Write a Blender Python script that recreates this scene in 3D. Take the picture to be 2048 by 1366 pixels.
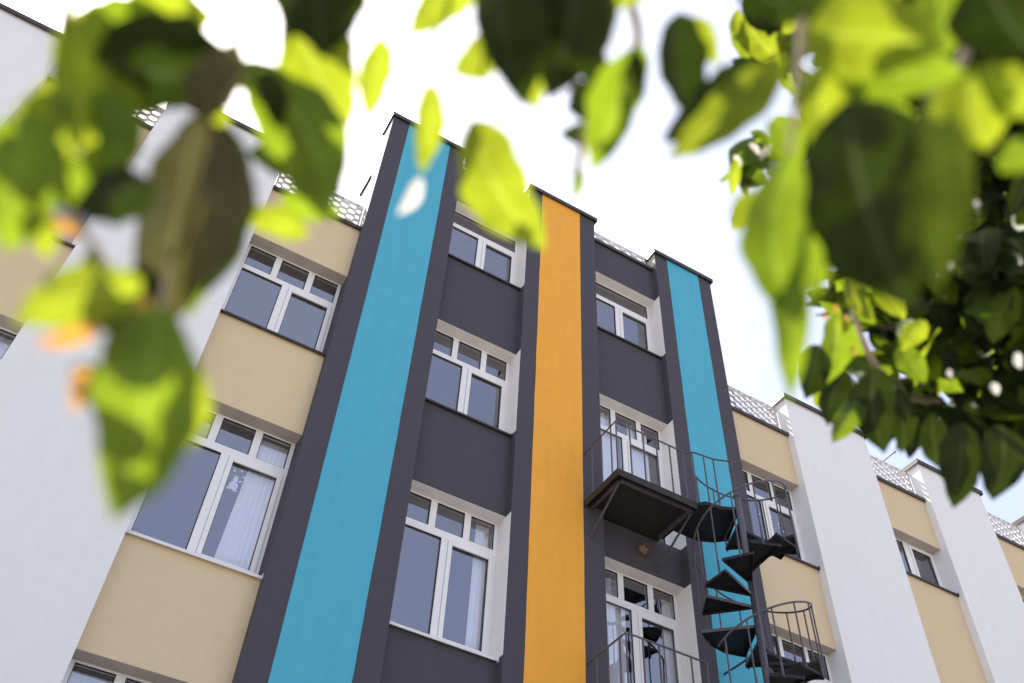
import bpy, bmesh, math, random
from mathutils import Vector, Matrix, noise

for o in list(bpy.data.objects): bpy.data.objects.remove(o)
SC = bpy.context.scene
COL = SC.collection
RND = random.Random(7)

# ------------------------------------------------------------------ camera
CAM = Vector((0.0, -8.6, 1.6))
CR = Vector((0.8635364, -0.50224442, 0.04533678))
CU = Vector((-0.40314568, -0.63353907, 0.66038005))
CF = Vector((0.30294958, 0.58853954, 0.74956172))
cd = bpy.data.cameras.new('camera')
cam = bpy.data.objects.new('camera', cd)
COL.objects.link(cam)
m = Matrix((( CR.x, CU.x, -CF.x, CAM.x), (CR.y, CU.y, -CF.y, CAM.y), (CR.z, CU.z, -CF.z, CAM.z), (0, 0, 0, 1)))
cam.matrix_world = m
cd.sensor_width = 36.0
cd.lens = 33.90
cd.clip_start = 0.05
cd.clip_end = 3000
cd.dof.use_dof = True
cd.dof.focus_distance = 13.0
cd.dof.aperture_fstop = 2.4
SC.camera = cam
FPX = 1928.56

def ray(px, py):
    return (CF + CR * ((px - 1024) / FPX) - CU * ((py - 683) / FPX)).normalized()

def at(px, py, dist):
    return CAM + ray(px, py) * dist

# ------------------------------------------------------------------ light
SUN_EL, SUN_AZ = math.radians(57.5), math.radians(-27.0)      # azimuth from +Y towards +X
SDIR = Vector((math.sin(SUN_AZ) * math.cos(SUN_EL), math.cos(SUN_AZ) * math.cos(SUN_EL), math.sin(SUN_EL)))
w = bpy.data.worlds.new('World'); SC.world = w; w.use_nodes = True
nt = w.node_tree; nt.nodes.clear()
sky = nt.nodes.new('ShaderNodeTexSky'); sky.sky_type = 'NISHITA'; sky.sun_disc = False
sky.sun_elevation = SUN_EL; sky.sun_rotation = SUN_AZ
sky.air_density = 1.0; sky.dust_density = 4.0; sky.ozone_density = 1.0
bg = nt.nodes.new('ShaderNodeBackground'); bg.inputs[1].default_value = 0.14
ow = nt.nodes.new('ShaderNodeOutputWorld')
# thin high veil of cloud over the whole sky
wt = nt.nodes.new('ShaderNodeTexCoord'); wn = nt.nodes.new('ShaderNodeTexNoise'); wn.inputs['Scale'].default_value = 2.2; wn.inputs['Detail'].default_value = 5
wm_ = nt.nodes.new('ShaderNodeMapRange'); wm_.inputs[1].default_value = .35; wm_.inputs[2].default_value = .65; wm_.inputs[3].default_value = .30; wm_.inputs[4].default_value = .44
wx = nt.nodes.new('ShaderNodeMix'); wx.data_type = 'RGBA'; wx.inputs[7].default_value = (4.5, 4.75, 5.6, 1)
nt.links.new(wt.outputs['Generated'], wn.inputs['Vector']); nt.links.new(wn.outputs[0], wm_.inputs[0]); nt.links.new(wm_.outputs[0], wx.inputs[0])
nt.links.new(sky.outputs[0], wx.inputs[6])
nt.links.new(wx.outputs[2], bg.inputs[0]); nt.links.new(bg.outputs[0], ow.inputs[0])
sd = bpy.data.lights.new('sun', 'SUN'); sd.energy = 5.0; sd.angle = math.radians(0.5); sd.color = (1.0, 0.95, 0.86)
sun = bpy.data.objects.new('sun', sd); COL.objects.link(sun)
sun.rotation_euler = SDIR.to_track_quat('Z', 'Y').to_euler()
sun.location = SDIR * 60
vs = SC.view_settings
SC.display_settings.display_device = 'sRGB'
vs.view_transform = 'Standard'; vs.look = 'None'; vs.gamma = 1.0; vs.exposure = 1.08

# ------------------------------------------------------------------ materials
def mat(name, col, rough=0.8, metal=0.0, mott=0.0, bump=0.0, scale=6.0, bscale=180.0, spec=0.3, streak=0.0):
    m = bpy.data.materials.new(name); m.use_nodes = True
    t = m.node_tree; n = t.nodes; l = t.links
    b = n['Principled BSDF']
    b.inputs['Base Color'].default_value = (*col, 1); b.inputs['Roughness'].default_value = rough
    b.inputs['Metallic'].default_value = metal; b.inputs['Specular IOR Level'].default_value = spec
    g = n.new('ShaderNodeNewGeometry')
    if mott:
        no = n.new('ShaderNodeTexNoise'); no.inputs['Scale'].default_value = scale; no.inputs['Detail'].default_value = 6
        no.inputs['Roughness'].default_value = 0.62
        l.new(g.outputs['Position'], no.inputs['Vector'])
        mp = n.new('ShaderNodeMapRange'); mp.inputs[1].default_value = 0.3; mp.inputs[2].default_value = 0.7
        mp.inputs[3].default_value = 1 - mott; mp.inputs[4].default_value = 1 + mott
        l.new(no.outputs[0], mp.inputs[0])
        no2 = n.new('ShaderNodeTexNoise'); no2.inputs['Scale'].default_value = scale * 14; no2.inputs['Detail'].default_value = 3
        l.new(g.outputs['Position'], no2.inputs['Vector'])
        mp2 = n.new('ShaderNodeMapRange'); mp2.inputs[1].default_value = 0.3; mp2.inputs[2].default_value = 0.7
        mp2.inputs[3].default_value = 1 - mott * .55; mp2.inputs[4].default_value = 1 + mott * .55
        l.new(no2.outputs[0], mp2.inputs[0])
        mu = n.new('ShaderNodeMath'); mu.operation = 'MULTIPLY'
        l.new(mp.outputs[0], mu.inputs[0]); l.new(mp2.outputs[0], mu.inputs[1])
        last = mu.outputs[0]
        if streak:
            mpp = n.new('ShaderNodeMapping'); mpp.inputs['Scale'].default_value = (7, 7, 0.55)
            l.new(g.outputs['Position'], mpp.inputs['Vector'])
            n3 = n.new('ShaderNodeTexNoise'); n3.inputs['Scale'].default_value = 1.0; n3.inputs['Detail'].default_value = 4
            l.new(mpp.outputs[0], n3.inputs['Vector'])
            m3 = n.new('ShaderNodeMapRange'); m3.inputs[1].default_value = 0.35; m3.inputs[2].default_value = 0.65
            m3.inputs[3].default_value = 1 - streak; m3.inputs[4].default_value = 1 + streak
            l.new(n3.outputs[0], m3.inputs[0])
            mu2 = n.new('ShaderNodeMath'); mu2.operation = 'MULTIPLY'
            l.new(last, mu2.inputs[0]); l.new(m3.outputs[0], mu2.inputs[1]); last = mu2.outputs[0]
        vm = n.new('ShaderNodeVectorMath'); vm.operation = 'SCALE'
        vm.inputs[0].default_value = col
        l.new(last, vm.inputs['Scale']); l.new(vm.outputs[0], b.inputs['Base Color'])
    if bump:
        nb = n.new('ShaderNodeTexNoise'); nb.inputs['Scale'].default_value = bscale; nb.inputs['Detail'].default_value = 4
        l.new(g.outputs['Position'], nb.inputs['Vector'])
        nl = n.new('ShaderNodeTexNoise'); nl.inputs['Scale'].default_value = 4.0; nl.inputs['Detail'].default_value = 3
        l.new(g.outputs['Position'], nl.inputs['Vector'])
        bp = n.new('ShaderNodeBump'); bp.inputs['Strength'].default_value = bump; bp.inputs['Distance'].default_value = 0.004
        l.new(nb.outputs[0], bp.inputs['Height'])
        bl = n.new('ShaderNodeBump'); bl.inputs['Strength'].default_value = bump * .15; bl.inputs['Distance'].default_value = 0.02
        l.new(nl.outputs[0], bl.inputs['Height']); l.new(bp.outputs[0], bl.inputs['Normal'])
        l.new(bl.outputs[0], b.inputs['Normal'])
    return m

M = {}
P = dict(mott=0.022, bump=0.32, streak=0.010)
M['white'] = mat('white_plaster', (0.80, 0.795, 0.80), .85, **P)
M['beige'] = mat('beige_plaster', (0.68, 0.53, 0.345), .85, **P)
M['dark'] = mat('dark_violet_plaster', (0.071, 0.066, 0.084), .85, mott=.05, bump=.5, streak=.02)
PS = dict(mott=0.035, bump=0.42, streak=0.022)
M['turq'] = mat('turquoise_paint', (0.078, 0.41, 0.555), .8, **PS)
M['orange'] = mat('orange_paint', (0.86, 0.395, 0.052), .8, **PS)
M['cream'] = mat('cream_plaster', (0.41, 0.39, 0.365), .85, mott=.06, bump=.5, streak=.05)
M['reveal'] = mat('white_reveal_paint', (0.84, 0.81, 0.79), .8, mott=.03, bump=.3)
M['beigesoffit'] = mat('beige_reveal_paint', (0.50, 0.45, 0.40), .85, mott=.04, bump=.3)
M['pvc'] = mat('white_plastic', (0.82, 0.81, 0.82), .35, spec=.5, mott=.012)
M['gasket'] = mat('black_rubber', (0.015, 0.015, 0.018), .6)
M['coping'] = mat('dark_brown_sheet_metal', (0.045, 0.034, 0.030), .45, mott=.12)
M['whitesill'] = mat('white_sheet_metal', (0.75, 0.74, 0.76), .4, mott=.04)
M['steel'] = mat('dark_painted_steel', (0.085, 0.076, 0.095), .45, mott=.22, bump=.2, scale=14, spec=.5)
M['plate'] = mat('sooty_brown_steel_plate', (0.030, 0.026, 0.024), .6, mott=.2, bump=.2, scale=5)
M['tread'] = mat('black_steel_tread', (0.016, 0.016, 0.019), .6, mott=.2, scale=7)
M['mesh'] = mat('pale_painted_mesh', (0.62, 0.60, 0.61), .5, mott=.1)
M['rust'] = mat('rusty_metal', (0.16, 0.085, 0.05), .8, mott=.35, scale=30)
M['lampglass'] = mat('frosted_lamp_glass', (0.35, 0.30, 0.24), .3)
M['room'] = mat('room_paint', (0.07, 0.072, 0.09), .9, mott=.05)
M['curtain'] = mat('white_curtain_cloth', (0.78, 0.80, 0.84), .9, mott=.04)
M['sticker'] = mat('white_sticker', (0.62, 0.66, 0.70), .7, mott=.3, scale=40)
M['roof'] = mat('grey_roof_felt', (0.15, 0.15, 0.15), .9, mott=.15)
M['ground'] = mat('pale_paving', (0.25, 0.22, 0.185), .9, mott=.12, scale=2)
M['bark'] = mat('grey_brown_bark', (0.16, 0.12, 0.085), .9, mott=.3, bump=.9, scale=20, bscale=60)
M['twig'] = mat('pale_twig_bark', (0.42, 0.33, 0.24), .8, mott=.2, scale=40)

def glass_mat():
    m = bpy.data.materials.new('window_glass'); m.use_nodes = True
    t = m.node_tree; n = t.nodes; l = t.links; n.clear()
    out = n.new('ShaderNodeOutputMaterial'); mx = n.new('ShaderNodeMixShader')
    gl = n.new('ShaderNodeBsdfGlossy'); gl.inputs['Roughness'].default_value = 0.0
    gl.inputs['Color'].default_value = (0.87, 0.88, 1.0, 1)
    tr = n.new('ShaderNodeBsdfTransparent'); tr.inputs['Color'].default_value = (0.96, 0.97, 0.99, 1)
    gg = n.new('ShaderNodeNewGeometry')
    dt = n.new('ShaderNodeVectorMath'); dt.operation = 'DOT_PRODUCT'; l.new(gg.outputs['Incoming'], dt.inputs[0]); l.new(gg.outputs['Normal'], dt.inputs[1])
    ab = n.new('ShaderNodeMath'); ab.operation = 'ABSOLUTE'; l.new(dt.outputs['Value'], ab.inputs[0])
    om = n.new('ShaderNodeMath'); om.operation = 'SUBTRACT'; om.inputs[0].default_value = 1.0; l.new(ab.outputs[0], om.inputs[1])
    pw = n.new('ShaderNodeMath'); pw.operation = 'POWER'; pw.inputs[1].default_value = 5.0; l.new(om.outputs[0], pw.inputs[0])
    fr = n.new('ShaderNodeMath'); fr.operation = 'MULTIPLY_ADD'; fr.inputs[1].default_value = .71; fr.inputs[2].default_value = .29; l.new(pw.outputs[0], fr.inputs[0])
    g = n.new('ShaderNodeNewGeometry')
    nb = n.new('ShaderNodeTexNoise'); nb.inputs['Scale'].default_value = 1.6; nb.inputs['Detail'].default_value = 1
    l.new(g.outputs['Position'], nb.inputs['Vector'])
    bp = n.new('ShaderNodeBump'); bp.inputs['Strength'].default_value = .25; bp.inputs['Distance'].default_value = .01
    l.new(nb.outputs[0], bp.inputs['Height']); l.new(bp.outputs[0], gl.inputs['Normal'])
    l.new(fr.outputs[0], mx.inputs[0]); l.new(tr.outputs[0], mx.inputs[1]); l.new(gl.outputs[0], mx.inputs[2])
    l.new(mx.outputs[0], out.inputs[0])
    return m
M['glass'] = glass_mat()

def leaf_mat(name, refl, trans, mixf=0.55, rough=.48, coat=0.3):
    m = bpy.data.materials.new(name); m.use_nodes = True
    t = m.node_tree; n = t.nodes; l = t.links; n.clear()
    out = n.new('ShaderNodeOutputMaterial')
    pr = n.new('ShaderNodeBsdfPrincipled'); pr.inputs['Roughness'].default_value = rough
    pr.inputs['Specular IOR Level'].default_value = coat
    tl = n.new('ShaderNodeBsdfTranslucent'); mx = n.new('ShaderNodeMixShader'); mx.inputs[0].default_value = mixf
    tc = n.new('ShaderNodeUVMap')
    sx = n.new('ShaderNodeSeparateXYZ'); l.new(tc.outputs[0], sx.inputs[0])
    # midrib: |u-0.5| small
    a = n.new('ShaderNodeMath'); a.operation = 'SUBTRACT'; a.inputs[1].default_value = .5; l.new(sx.outputs[0], a.inputs[0])
    b = n.new('ShaderNodeMath'); b.operation = 'ABSOLUTE'; l.new(a.outputs[0], b.inputs[0])
    mr = n.new('ShaderNodeMapRange'); mr.inputs[1].default_value = .012; mr.inputs[2].default_value = .035
    l.new(b.outputs[0], mr.inputs[0])                                     # 0 on rib, 1 off
    # side veins: sin((v - 0.9*|u|)*k)
    c = n.new('ShaderNodeMath'); c.operation = 'MULTIPLY_ADD'; c.inputs[1].default_value = -.55
    l.new(b.outputs[0], c.inputs[0]); l.new(sx.outputs[1], c.inputs[2])
    d = n.new('ShaderNodeMath'); d.operation = 'MULTIPLY'; d.inputs[1].default_value = 62; l.new(c.outputs[0], d.inputs[0])
    s = n.new('ShaderNodeMath'); s.operation = 'SINE'; l.new(d.outputs[0], s.inputs[0])
    sv = n.new('ShaderNodeMapRange'); sv.inputs[1].default_value = .93; sv.inputs[2].default_value = 1.0
    sv.inputs[3].default_value = 1.0; sv.inputs[4].default_value = .55; l.new(s.outputs[0], sv.inputs[0])
    vv = n.new('ShaderNodeMath'); vv.operation = 'MULTIPLY'; l.new(mr.outputs[0], vv.inputs[0]); l.new(sv.outputs[0], vv.inputs[1])
    g = n.new('ShaderNodeNewGeometry')
    no = n.new('ShaderNodeTexNoise'); no.inputs['Scale'].default_value = 26; no.inputs['Detail'].default_value = 3
    l.new(g.outputs['Position'], no.inputs['Vector'])
    nm = n.new('ShaderNodeMapRange'); nm.inputs[1].default_value = .3; nm.inputs[2].default_value = .7
    nm.inputs[3].default_value = .72; nm.inputs[4].default_value = 1.25; l.new(no.outputs[0], nm.inputs[0])
    for nd, colr, inp in ((pr, refl, 'Base Color'), (tl, trans, 'Color')):
        mc = n.new('ShaderNodeMix'); mc.data_type = 'RGBA'
        rib = tuple(min(1, x * 1.35 + .03) for x in colr)
        mc.inputs[6].default_value = (*rib, 1); mc.inputs[7].default_value = (*colr, 1)
        l.new(vv.outputs[0], mc.inputs[0])
        sc = n.new('ShaderNodeVectorMath'); sc.operation = 'SCALE'
        l.new(mc.outputs[2], sc.inputs[0]); l.new(nm.outputs[0], sc.inputs['Scale'])
        l.new(sc.outputs[0], nd.inputs[inp])
    l.new(pr.outputs[0], mx.inputs[1]); l.new(tl.outputs[0], mx.inputs[2]); l.new(mx.outputs[0], out.inputs[0])
    return m
M['Y'] = leaf_mat('young_sunlit_green_leaf', (0.12, 0.20, 0.02), (0.30, 0.35, 0.013), .6)  # lighter tone for young leaves, with backlit brightness put into the colour
M['G'] = leaf_mat('mid_green_leaf', (0.07, 0.13, 0.02), (0.23, 0.32, 0.010), .55)
M['D'] = leaf_mat('dark_shaded_green_leaf', (0.024, 0.038, 0.009), (0.030, 0.050, 0.003), .4, .5, .15)  # darker tone for older leaves, with shade put into the colour
M['B'] = leaf_mat('bronze_leaf', (0.085, 0.075, 0.035), (0.09, 0.085, 0.02), .45)
M['O'] = leaf_mat('orange_withered_leaf', (0.50, 0.26, 0.08), (0.55, 0.27, 0.05), .5)
M['W'] = leaf_mat('pale_sunlit_speck', (0.88, 0.85, 0.80), (0.85, 0.80, 0.7), .4)  # near-white colour stands in for sun highlights on the foliage

# ------------------------------------------------------------------ mesh helpers
class MB:
    def __init__(s): s.v = []; s.f = []; s.mi = []; s.uv = None
    def poly(s, pts, mi=0):
        i = len(s.v); s.v += [tuple(p) for p in pts]; s.f.append(tuple(range(i, i + len(pts)))); s.mi.append(mi)
    def box(s, a, b, mi=0):
        x0, y0, z0 = a; x1, y1, z1 = b; i = len(s.v)
        s.v += [(x0,y0,z0),(x1,y0,z0),(x1,y1,z0),(x0,y1,z0),(x0,y0,z1),(x1,y0,z1),(x1,y1,z1),(x0,y1,z1)]
        for q in ((0,3,2,1),(4,5,6,7),(0,1,5,4),(1,2,6,5),(2,3,7,6),(3,0,4,7)):
            s.f.append(tuple(i + k for k in q)); s.mi.append(mi)
    def prism(s, poly, z0, z1, mi=0):      # poly: list of xy, counter-clockwise
        n = len(poly); i = len(s.v)
        s.v += [(x, y, z0) for x, y in poly] + [(x, y, z1) for x, y in poly]
        s.f.append(tuple(i + k for k in reversed(range(n)))); s.f.append(tuple(i + n + k for k in range(n)))
        s.mi += [mi, mi]
        for k in range(n):
            j = (k + 1) % n; s.f.append((i + k, i + j, i + n + j, i + n + k)); s.mi.append(mi)
    def bar(s, a, b, wd, ht, up=(0, 0, 1), mi=0):   # rectangular bar
        a = Vector(a); b = Vector(b); d = (b - a).normalized(); u = Vector(up)
        sd = d.cross(u)
        if sd.length < 1e-4: sd = d.cross(Vector((1, 0, 0)))
        sd.normalize(); u = sd.cross(d).normalized(); sd = sd * wd / 2; u = u * ht / 2; i = len(s.v)
        for p in (a, b):
            for q in (-sd - u, sd - u, sd + u, -sd + u): s.v.append(tuple(p + q))
        for q in ((0,1,2,3),(7,6,5,4),(0,4,5,1),(1,5,6,2),(2,6,7,3),(3,7,4,0)):
            s.f.append(tuple(i + k for k in q)); s.mi.append(mi)
    def tube(s, pts, r, n=8, cap=True, mi=0):
        pts = [Vector(p) for p in pts]; rs = r if isinstance(r, (list, tuple)) else [r] * len(pts)
        i0 = len(s.v); nrm = None
        for k, p in enumerate(pts):
            if k == 0: d = pts[1] - p
            elif k == len(pts) - 1: d = p - pts[k - 1]
            else: d = (pts[k + 1] - p).normalized() + (p - pts[k - 1]).normalized()
            d.normalize()
            if nrm is None:
                nrm = d.cross(Vector((0, 0, 1)))
                if nrm.length < 1e-3: nrm = d.cross(Vector((1, 0, 0)))
            nrm = (nrm - d * nrm.dot(d)).normalized(); bn = d.cross(nrm)
            for j in range(n):
                a = 2 * math.pi * j / n
                s.v.append(tuple(p + (nrm * math.cos(a) + bn * math.sin(a)) * rs[k]))
        for k in range(len(pts) - 1):
            for j in range(n):
                a = i0 + k * n + j; b = i0 + k * n + (j + 1) % n
                s.f.append((a, b, b + n, a + n)); s.mi.append(mi)
        if cap:
            s.f.append(tuple(i0 + j for j in reversed(range(n)))); s.mi.append(mi)
            s.f.append(tuple(i0 + (len(pts) - 1) * n + j for j in range(n))); s.mi.append(mi)
    def ball(s, c, r, mi=0, n=8):
        c = Vector(c); i0 = len(s.v); m_ = n // 2
        for a in range(m_ + 1):
            ph = math.pi * a / m_
            for b in range(n):
                t = 2 * math.pi * b / n
                s.v.append((c.x + r * math.sin(ph) * math.cos(t), c.y + r * math.sin(ph) * math.sin(t), c.z + r * math.cos(ph)))
        for a in range(m_):
            for b in range(n):
                p = i0 + a * n + b; q = i0 + a * n + (b + 1) % n
                s.f.append((p, p + n, q + n, q)); s.mi.append(mi)
    def build(s, name, mats, parent=None, smooth=False, bevel=0.0):
        me = bpy.data.meshes.new(name); me.from_pydata(s.v, [], s.f)
        if not isinstance(mats, (list, tuple)): mats = [mats]
        for q in mats: me.materials.append(q)
        for p, k in zip(me.polygons, s.mi): p.material_index = k; p.use_smooth = smooth
        if s.uv:
            uvl = me.uv_layers.new(name='UVMap')
            for lp in me.loops: uvl.data[lp.index].uv = s.uv[lp.vertex_index]
        me.update()
        o = bpy.data.objects.new(name, me); COL.objects.link(o)
        if parent is not None:
            o.parent = parent
            o.matrix_parent_inverse = parent.matrix_basis.inverted()
        if bevel:
            bv = o.modifiers.new('bevel', 'BEVEL'); bv.width = bevel; bv.segments = 2; bv.limit_method = 'ANGLE'
        return o

def tag(o, label, cat, group=None, kind=None):
    o['label'] = label; o['category'] = cat
    if group: o['group'] = group
    if kind: o['kind'] = kind
    return o
def empty(name, loc, label, cat, group=None):
    o = bpy.data.objects.new(name, None); COL.objects.link(o); o.location = loc; o.empty_display_size = .2
    return tag(o, label, cat, group)

# ------------------------------------------------------------------ ground
g = MB(); g.poly([(-400, -400, 0), (400, -400, 0), (400, 400, 0), (-400, 400, 0)])
go = g.build('ground', M['ground']); go['kind'] = 'structure'

# ------------------------------------------------------------------ building
bld = empty('building', (5.0, 0.5, 0),
            'tall building with white, beige and dark violet plaster bays and turquoise and orange striped pilasters', 'building')
D1, D2, YG = 0.137, 0.325, 0.355     # bay wall face, frame face, glass plane
ZT, ZW, CT, CW = 17.04, 14.53, 16.60, 13.64
# pilasters: x0, x1, top, kind, stripe
PIL = [(-8.15, -6.35, ZW, 'white', None), (-4.90, -2.95, ZW, 'white', None), (-1.46, 0.344, ZW, 'white', None),
       (1.774, 3.192, ZT, 'dark', ('turq', 2.076, 2.898)), (4.584, 6.006, ZT, 'dark', ('orange', 4.857, 5.680)),
       (7.417, 8.762, ZT, 'dark', ('turq', 7.706, 8.463)), (10.145, 12.097, ZW, 'white', None),
       (13.471, 15.168, ZW, 'white', None), (16.55, 18.35, ZW, 'white', None), (19.75, 21.5, ZW, 'white', None)]
BAY = [(i, PIL[i][1], PIL[i + 1][0]) for i in range(len(PIL) - 1)]
def bay_kind(i): return 'dark' if i in (3, 4) else 'beige'

for (x0, x1, zt, kd, st) in PIL:
    p = MB(); p.box((x0, 0, 0), (x1, 0.42, zt - .03))
    po = p.build('pilaster', M[kd], bld)
    if kd == 'dark':        # above the parapet the sides are left in cream plaster
        c = MB()
        zc = CT if x0 > 4 else CW
        c.box((x0 - .004, .004, zc + .02), (x0, .424, zt - .04)); 
        c.box((x1, .004, (CT if x1 < 8 else CW) + .02), (x1 + .004, .424, zt - .04))
        c.build('side_render', M['cream'], po)
    k = MB()
    k.box((x0 - .045, -.05, zt - .012), (x1 + .045, .47, zt + .022))
    k.box((x0 - .045, -.05, zt - .075), (x1 + .045, -.038, zt - .012))
    k.box((x0 - .045, -.038, zt - .075), (x0 - .033, .47, zt - .012))
    k.box((x1 + .033, -.038, zt - .075), (x1 + .045, .47, zt - .012))
    k.build('coping', M['coping'], po)
    if st:
        s = MB(); N = 170; h = zt - .03
        def jit(z, sd): return .0035 * noise.noise(Vector((z * 1.9, sd, x0))) + .0025 * noise.noise(Vector((z * 9, sd, x0)))
        for kk in range(N):
            za, zb = h * kk / N, h * (kk + 1) / N
            s.poly([(st[1] + jit(za, 1), -.003, za), (st[2] + jit(za, 5), -.003, za), (st[2] + jit(zb, 5), -.003, zb), (st[1] + jit(zb, 1), -.003, zb)])
        s.build('painted_stripe', M[st[0]], po)

ROW = {'1': (7.36, 9.375), '2': (10.79, 12.475), '3': (14.07, 15.65), '0': (4.03, 6.06), 'E': (11.56, 12.52),
       'd1': (6.55, 9.385), 'd2': (10.02, 12.48)}
WIN = {  # bay -> rows
    0: ['2'], 1: ['1', '2'], 2: ['0', '1', '2'], 3: ['1', '2', '3'], 4: ['d1', 'd2', '3'], 5: ['1', '2'], 6: ['E'], 7: ['E'], 8: ['E']}

def window(i, x0, x1, rk, wall):
    z0, z1 = ROW[rk]; kd = bay_kind(i)
    # openings: reveal linings
    rv = MB(); e = .003
    sm = M['reveal'] if kd == 'dark' else M['beigesoffit']
    rv.box((x0 - .02, D1 + .002, z1 - e), (x1 + .02, D2 + .06, z1 + .02), 0)          # soffit
    if kd == 'dark':
        rv.box((x0 - .01, .05, z0), (x0 + e, D2 + .06, z1 - e), 0)
        rv.box((x1 - e, .002, z0), (x1 + .01, D2 + .06, z1 - e), 0)
    root = rv.build('window' if rk[0] != 'd' else 'balcony_door', sm, bld)
    # sill
    white = rk in ('1', '0', 'd1')
    if rk[0] != 'd':
        s = MB(); yf = D1 - .045
        s.poly([(x0, yf, z0 - .012), (x1 - .006, yf, z0 - .012), (x1 - .006, D2 + .01, z0 + .03), (x0, D2 + .01, z0 + .03)])
        s.poly([(x0, yf, z0 - .045), (x1 - .006, yf, z0 - .045), (x1 - .006, yf, z0 - .012), (x0, yf, z0 - .012)])
        s.poly([(x0, yf, z0 - .045), (x0, yf + .015, z0 - .045), (x1 - .006, yf + .015, z0 - .045), (x1 - .006, yf, z0 - .045)])
        s.poly([(x0, yf + .015, z0 - .045), (x0, D1 + .01, z0 - .018), (x1 - .006, D1 + .01, z0 - .018), (x1 - .006, yf + .015, z0 - .045)])
        s.box((x1 - .006, yf - .003, z0 - .048), (x1 + .001, D1 - .002, z0 + .022))
        s.build('sill', M['whitesill'] if white else M['coping'], root)
    # frame
    f = MB(); FY0, FY1 = D2, D2 + .07
    W = x1 - x0; zb = z0 + .03
    mull = [x0 + W * .30, x0 + W * .637]
    xm = x0 + W * .50
    if rk in ('1', '0', 'd1'): t0, t1 = z1 - .53, z1 - .42
    elif rk in ('2', 'd2'): t0, t1 = z1 - .535, z1 - .445
    elif rk == '3': t0, t1 = z1 - .475, z1 - .37
    else: t0 = t1 = None
    fr = .055
    f.box((x0, FY0, zb), (x0 + fr, FY1, z1 - .004)); f.box((x1 - fr, FY0, zb), (x1 - .004, FY1, z1 - .004))
    f.box((x0 + fr, FY0, z1 - .028), (x1 - fr, FY1, z1 - .004)); f.box((x0 + fr, FY0, zb), (x1 - fr, FY1, zb + .06))
    panes = []; top = z1 - .028
    if t0:
        f.box((x0 + fr, FY0, t0), (x1 - fr, FY1, t1))
        if rk != '3':
            c1, c2 = x0 + W * .335, x0 + W * .682
            for cx in (c1, c2): f.box((cx - .046, FY0, t1), (cx + .046, FY1, z1 - .028))
            panes += [(x0 + fr, c1 - .046, t1, z1 - .028), (c1 + .046, c2 - .046, t1, z1 - .028), (c2 + .046, x1 - fr, t1, z1 - .028)]
        else: panes.append((x0 + fr, x1 - fr, t1, z1 - .028))
        top = t0
    lx0, lx1 = (x0 + W * .445, x0 + W * .55) if rk != 'E' else (x0 + W * .447, x0 + W * .581)
    f.box((lx0, FY0, zb + .06), (lx1 - .055, FY1, top))
    root_f = f.build('frame', M['pvc'], root, bevel=.004)
    # opening sash, proud of the frame
    s = MB(); SY0, SY1 = D2 - .014, D2 + .05
    a, b, c, d = lx1 - .053, x1 - .062 + .012, zb + .062, top - .003 - (.0 if t0 else .0)
    sw = .058
    s.box((a, SY0, c), (a + sw, SY1, d)); s.box((b - sw, SY0, c), (b, SY1, d))
    s.box((a + sw, SY0, c), (b - sw, SY1, c + sw)); s.box((a + sw, SY0, d - sw), (b - sw, SY1, d))
    s.build('sash', M['pvc'], root, bevel=.005)
    panes.append((x0 + fr, lx0, zb + .06, top)); panes.append((a + sw, b - sw, c + sw, d - sw))
    gk = MB()
    for (p0, p1, q0, q1) in panes:
        pm = MB(); pm.poly([(p0, YG, q0), (p1, YG, q0), (p1, YG, q1), (p0, YG, q1)])
        pm.build('pane', M['glass'], root)
        t = .007; yy0, yy1 = YG - .022, YG - .004
        gk.box((p0, yy0, q0), (p0 + t, yy1, q1)); gk.box((p1 - t, yy0, q0), (p1, yy1, q1))
        gk.box((p0 + t, yy0, q0), (p1 - t, yy1, q0 + t)); gk.box((p0 + t, yy0, q1 - t), (p1 - t, yy1, q1))
    gk.build('gasket', M['gasket'], root)
    # the room behind
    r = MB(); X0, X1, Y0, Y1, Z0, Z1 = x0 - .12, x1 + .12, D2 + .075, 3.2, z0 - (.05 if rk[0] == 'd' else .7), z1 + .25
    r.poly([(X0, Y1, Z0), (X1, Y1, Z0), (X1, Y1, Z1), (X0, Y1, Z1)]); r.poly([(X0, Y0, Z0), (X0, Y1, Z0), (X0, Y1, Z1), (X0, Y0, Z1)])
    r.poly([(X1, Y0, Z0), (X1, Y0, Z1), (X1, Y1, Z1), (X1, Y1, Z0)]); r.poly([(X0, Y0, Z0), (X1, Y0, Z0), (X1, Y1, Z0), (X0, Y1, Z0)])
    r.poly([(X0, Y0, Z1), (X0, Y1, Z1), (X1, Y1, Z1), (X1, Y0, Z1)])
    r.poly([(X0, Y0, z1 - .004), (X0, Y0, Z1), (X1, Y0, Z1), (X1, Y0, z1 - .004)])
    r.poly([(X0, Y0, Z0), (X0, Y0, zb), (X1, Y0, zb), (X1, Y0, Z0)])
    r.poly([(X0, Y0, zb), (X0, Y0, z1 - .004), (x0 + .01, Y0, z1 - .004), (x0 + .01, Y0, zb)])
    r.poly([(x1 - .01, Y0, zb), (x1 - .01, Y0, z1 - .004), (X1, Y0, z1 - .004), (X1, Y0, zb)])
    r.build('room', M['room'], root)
    return root

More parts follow.
